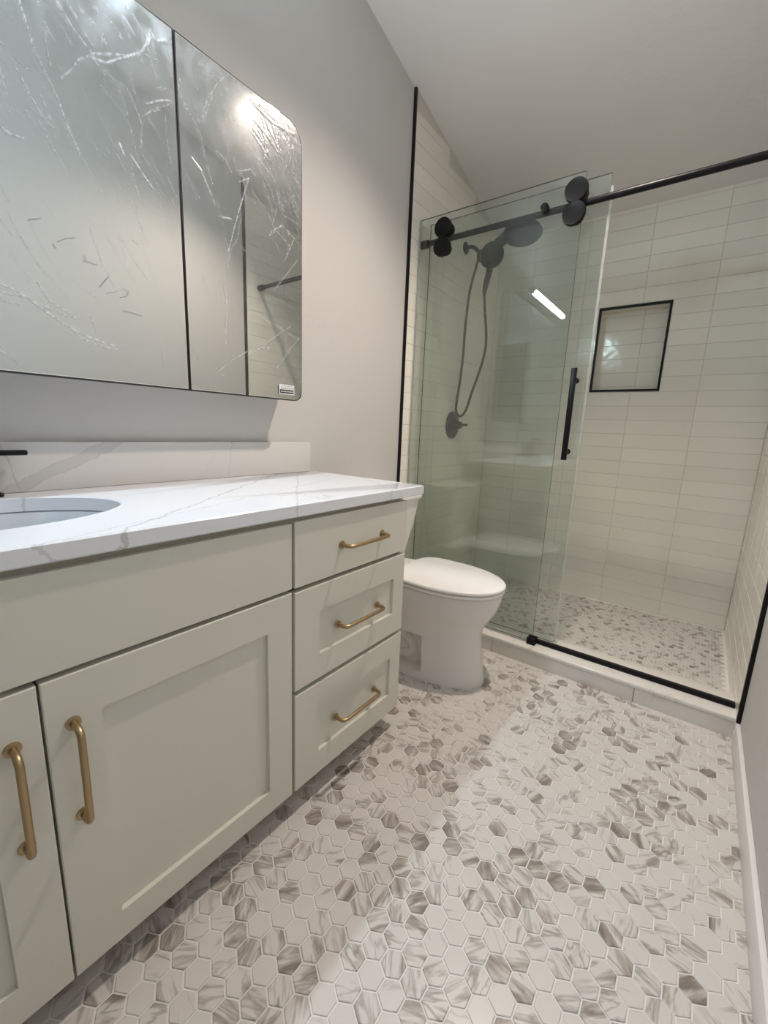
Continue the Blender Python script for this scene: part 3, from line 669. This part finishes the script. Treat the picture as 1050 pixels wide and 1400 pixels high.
loft('trim_ring', [on_ceiling(r, h) for r, h in ((.058, -.001), (.060, -.006), (.080, -.005), (.085, -.0005))], 'white', rl, cap0=False, cap1=False)
loft('lens', [on_ceiling(r, h) for r, h in ((.058, -.0005), (.058, -.003))], 'lens', rl)
sd = bpy.data.lights.new('can_lamp', 'SPOT'); so = bpy.data.objects.new('can_lamp', sd); C.objects.link(so); so.parent = rl
sd.energy = CAN_POWER; sd.color = CAN_COLOR; sd.spot_size = math.radians(CAN_HALF*2); sd.spot_blend = .85; sd.shadow_soft_size = .03
so.location = (CAN[0], CAN[1], cz-.03); so.rotation_euler = (math.atan(-SL), 0, 0)
adopt(rl)

# ================================================================== toilet
TY = 1.595
toi = thing('toilet', 'white two piece toilet with closed lid beside the vanity', 'toilet', (.4, TY, 0))
def egg(xb, xf, w, z, n=72, pb=3.2, pf=2.05, cut=.42):
    """plan outline: squarish back, elliptical front"""
    xm = xb+(xf-xb)*cut; pts = []
    for k in range(n):
        a = 2*PI*k/n; c, s = math.cos(a), math.sin(a); p = pf if c > 0 else pb
        r = (abs(c)**p+abs(s)**p)**(-1/p); pts.append([xm+(xf-xm if c > 0 else xm-xb)*c*r, TY+w*s*r, z])
    return pts
def table(z, t):
    for (a, *p), (b, *q) in zip(t, t[1:]):
        if a <= z <= b:
            s = (z-a)/(b-a); return [u+(v-u)*s for u, v in zip(p, q)]
    return t[-1][1:]
BT = [(0, .10, .688, .160), (.012, .10, .684, .157), (.05, .10, .676, .150), (.13, .10, .664, .143), (.215, .10, .656, .143), (.262, .09, .664, .152), (.315, .08, .702, .174), (.37, .07, .726, .187), (.412, .07, .731, .188)]
rings = []
def bowl_row(z): return [sum(table(min(max(z+o, 0), .412), BT)[i] for o in (-.024, -.016, -.008, 0, .008, .016, .024))/7 for i in range(3)]
for k in range(61):
    z = .412*k/60; xb, xf, wd = bowl_row(z); rg = egg(xb, xf, wd, z)
    for p in rg:                     # recess beside the trapway
        if z > .024 and p[0] < .43: 
            top = .195-.25*max(0, .34-p[0])*0
            if z < top:
                p[1] = TY+(p[1]-TY)*.58
    rings.append(rg)
rings.append(egg(.075, .726, .183, .4165))
loft('bowl', rings, 'porc', toi, angle=38)
for s in (-1, 1):
    tube('trapway', smooth_path([(.16, TY+s*.070, .05), (.30, TY+s*.072, .05), (.37, TY+s*.072, .08), (.365, TY+s*.072, .125), (.30, TY+s*.072, .16), (.2, TY+s*.07, .165)], 6), .028, 'porc', toi, 14)
def slab(name, x0, x1, w, z0, z1, m, r=.006, cut=.40, pb=4.5):
    rs = [egg(x0+r*.7, x1-r*.7, w-r*.7, z0, cut=cut, pb=pb), egg(x0, x1, w, z0+r*.7, cut=cut, pb=pb), egg(x0, x1, w, z1-r, cut=cut, pb=pb), egg(x0+r*.3, x1-r*.3, w-r*.3, z1-r*.4, cut=cut, pb=pb), egg(x0+r, x1-r, w-r, z1, cut=cut, pb=pb)]
    return loft(name, rs, m, toi, angle=50)
slab('seat', .262, .735, .189, .4200, .4325, 'seat', .004)
ld = slab('lid', .258, .738, .192, .4365, .4535, 'seat', .007)
for s in (-1, 1): tube('hinge', [(.245, TY+s*.075-.02, .432), (.245, TY+s*.075+.02, .432)], .011, 'seat', toi, 12)
def rrect(x0, x1, w, z, r, n=8):
    pts = []
    for cx_, cy_, a0 in ((x1-r, w-r, 0), (x0+r, w-r, PI/2), (x0+r, -w+r, PI), (x1-r, -w+r, 1.5*PI)):
        for k in range(n+1): a = a0+PI/2*k/n; pts.append((cx_+r*math.cos(a), TY+cy_+r*math.sin(a), z))
    return pts
loft('tank', [rrect(x0, x1, wv, z, .035) for x0, x1, wv, z in ((.05, .145, .140, .417), (.035, .160, .155, .43), (.03, .168, .163, .50), (.022, .190, .183, .62), (.018, .205, .194, .735))], 'porc', toi, angle=50)
loft('tank_lid', [rrect(x0, x1, wv, z, .038) for x0, x1, wv, z in ((.012, .213, .202, .736), (.010, .216, .205, .741), (.010, .216, .205, .757), (.013, .212, .201, .765), (.03, .19, .18, .768))], 'porc', toi, angle=50)
loft('rear_deck', [rrect(.03, .27, wv, z, .04) for wv, z in ((.13, .36), (.145, .40), (.145, .4166))], 'porc', toi, angle=50)
adopt(toi)

# ================================================================== shower doors
YG1, YBAR, YG2 = 1.943, 1.966, 1.990
def pane(par, x0, x1, y, z0, z1, th=.008):
    """glass sheet: two faces, dark green cut edges"""
    bm = bmesh.new(); add_box(bm, (x0, y-th/2, z0), (x1, y+th/2, z1))
    bmesh.ops.recalc_face_normals(bm, faces=bm.faces)
    me = bpy.data.meshes.new('glass'); bm.to_mesh(me); bm.free(); me.materials.append(M['glass']); me.materials.append(M['gedge'])
    for p in me.polygons: p.material_index = 0 if abs(p.normal.y) > .9 else 1
    o = bpy.data.objects.new('glass', me); C.objects.link(o); o.parent = par; return o
def ydisc(x, y, z, r, n=28): return [(x+r*math.cos(2*PI*k/n), y, z+r*math.sin(2*PI*k/n)) for k in range(n)]
sd1 = thing('shower_door', 'front sliding shower glass panel hung from round black rollers', 'glass door', (.39, YG1, .1), 'sliding shower glass panels')
pane(sd1, .014, .777, YG1, .095, 2.088)
for x in (.149, .748):
    ro = loft('roller', [ydisc(x, y, 2.024, r) for y, r in ((YG1-.018, .036), (YG1-.020, .043), (YG1-.006, .045), (YG1-.0045, .045))], 'black', sd1)
    loft('roller_disc', [ydisc(x, y, 1.942, r) for y, r in ((YG1-.018, .036), (YG1-.020, .043), (YG1-.006, .045), (YG1-.0045, .045))], 'black', ro)
    loft('wheel', [ydisc(x, y, 2.024, r) for y, r in ((YG1+.0045, .036), (YG1+.0075, .036), (YG1+.009, .0255), (YG1+.0365, .0255), (YG1+.038, .036), (YG1+.041, .036))], 'black', ro)
    loft('anti_jump_wheel', [ydisc(x, y, 1.942, r) for y, r in ((YG1+.0045, .028), (YG1+.036, .028))], 'black', ro)
    box('link_plate', (x-.016, YG1-.016, 1.955), (x+.016, YG1-.0045, 2.01), 'black', ro)
loft('stop_knob', [ydisc(.629, y, 1.990, r) for y, r in ((YG1-.017, .013), (YG1-.019, .0165), (YG1-.0045, .0175))], 'black', sd1)
box('edge_seal', (.0145, YG1-.012, .10), (.022, YG1-.0045, 2.08), 'seal', sd1)
adopt(sd1)
sd2 = thing('shower_door', 'rear sliding shower glass panel carrying the black bar handle', 'glass door', (.45, YG2, .1), 'sliding shower glass panels')
pane(sd2, .045, .861, YG2, .102, 2.078)
hb = box('handle', (.810, 1.930, .968), (.832, 1.942, 1.350), 'black', sd2, bevel=.001)
for z in (1.303, 1.003): tube('post', [(.821, 1.941, z), (.821, YG2-.0045, z)], .0085, 'black', hb, 14); loft('rosette', [ydisc(.821, y, z, .0125) for y in (YG2-.0095, YG2-.0042)], 'black', hb)
box('edge_seal', (.8615, YG2-.006, .104), (.871, YG2+.006, 2.03), 'seal', sd2)
adopt(sd2)
hr = thing('header_rail', 'black round header rail across the shower opening', 'rail', (W/2, YBAR, 1.985))
tube('bar', [(.012, YBAR, 1.985), (W-.012, YBAR, 1.985)], .0130, 'black', hr, 20)
for a, b in ((.0105, .05), (W-.05, W-.0105)): tube('wall_bracket', [(a, YBAR, 1.985), (b, YBAR, 1.985)], .019, 'black', hr, 20)
adopt(hr)
gr = thing('bottom_track', 'black floor guide track lying on the curb cap', 'track', (1.16, YBAR, .085))
box('track', (.79, YBAR-.014, .0855), (W-.0115, YBAR+.010, .1035), 'black', gr, bevel=.0015)
boxes('guide_block', [((.755, YG1-.020, .0855), (.795, YG1-.006, .118)), ((.755, YG1+.006, .0855), (.795, YG1+.022, .118)), ((.755, YG1-.020, .0855), (.795, YG1+.022, .093))], 'black', gr, bevel=.0012)
adopt(gr)

# ================================================================== shower fittings
def xdisc(x, y, z, r, n=32): return [(x, y+r*math.cos(2*PI*k/n), z+r*math.sin(2*PI*k/n)) for k in range(n)]
VY = 2.416
va = thing('shower_valve', 'round black shower valve plate with lever on the tiled wall', 'valve', (.011, VY, 1.11))
loft('escutcheon', [xdisc(x, VY, 1.11, r) for x, r in ((.0108, .084), (.016, .084), (.020, .078), (.021, .03))], 'black', va)
loft('hub', [xdisc(x, VY, 1.11, r) for x, r in ((.020, .026), (.050, .024), (.052, .022), (.072, .022), (.074, .019))], 'black', va)
tube('lever', [(.066, VY, 1.11), (.085, VY-.002, 1.112), (.118, VY-.004, 1.113)], [.010, .008, .007], 'black', va)
adopt(va)
HY = 2.43
sh = thing('shower_fixture', 'black combination shower with rain head, docked hand spray and looped hose', 'shower', (.011, HY, 2.12))
loft('flange', [xdisc(x, HY, 2.125, r) for x, r in ((.0108, .032), (.017, .032), (.026, .016))], 'black', sh)
tube('arm', smooth_path([(.02, HY, 2.125), (.05, HY, 2.125), (.08, HY, 2.108), (.105, HY, 2.078)], 6), .0105, 'black', sh, 14)
def oriented(cx_, n_, prof, k=36):
    n_ = Vector(n_).normalized(); u, v = frame_of(n_); c = Vector(cx_)
    return [[c+n_*h+(u*math.cos(2*PI*i/k)+v*math.sin(2*PI*i/k))*r for i in range(k)] for h, r in prof]
loft('diverter', oriented((.125, HY, 2.062), (.9, -.05, -.35), [(-.03, .018), (-.02, .03), (.02, .036), (.04, .03)]), 'black', sh)
hs = loft('hand_spray', oriented((.182, HY-.01, 2.055), (.62, -.55, -.50), [(-.022, .03), (-.012, .055), (.004, .068), (.014, .068), (.018, .060)]), 'black', sh)
tube('spray_handle', [(.176, HY-.005, 2.02), (.172, HY, 1.97), (.160, HY+.002, 1.92), (.152, HY+.002, 1.872), (.152, HY+.002, 1.845)], [.022, .018, .017, .013, .0085], 'black', hs, 14)
tube('rain_arm', smooth_path([(.15, HY+.012, 2.08), (.20, HY+.015, 2.11), (.27, HY+.012, 2.148), (.33, HY+.01, 2.158)], 6), [.024]*6+[.030]*12+[.024], 'black', sh, 14)
loft('rain_head', oriented((.345, HY+.005, 2.140), (.10, -.22, -1), [(-.025, .02), (-.016, .05), (-.004, .098), (.010, .104), (.016, .098)], 48), 'black', sh)
hose = [(.100, HY-.01, 2.035), (.095, HY-.012, 2.01), (.065, HY-.012, 1.88), (.052, HY-.01, 1.70), (.050, HY-.01, 1.52), (.042, HY-.01, 1.38), (.030, HY-.01, 1.26), (.030, HY-.01, 1.195), (.058, HY-.008, 1.165), (.092, HY-.006, 1.20), (.128, HY-.004, 1.32), (.168, HY-.002, 1.45), (.188, HY, 1.56), (.182, HY, 1.66), (.164, HY+.002, 1.76), (.153, HY+.002, 1.85)]
tube('hose', smooth_path(hose, 8), .0078, 'black', sh, 10)
adopt(sh)
bpy.context.view_layer.update()
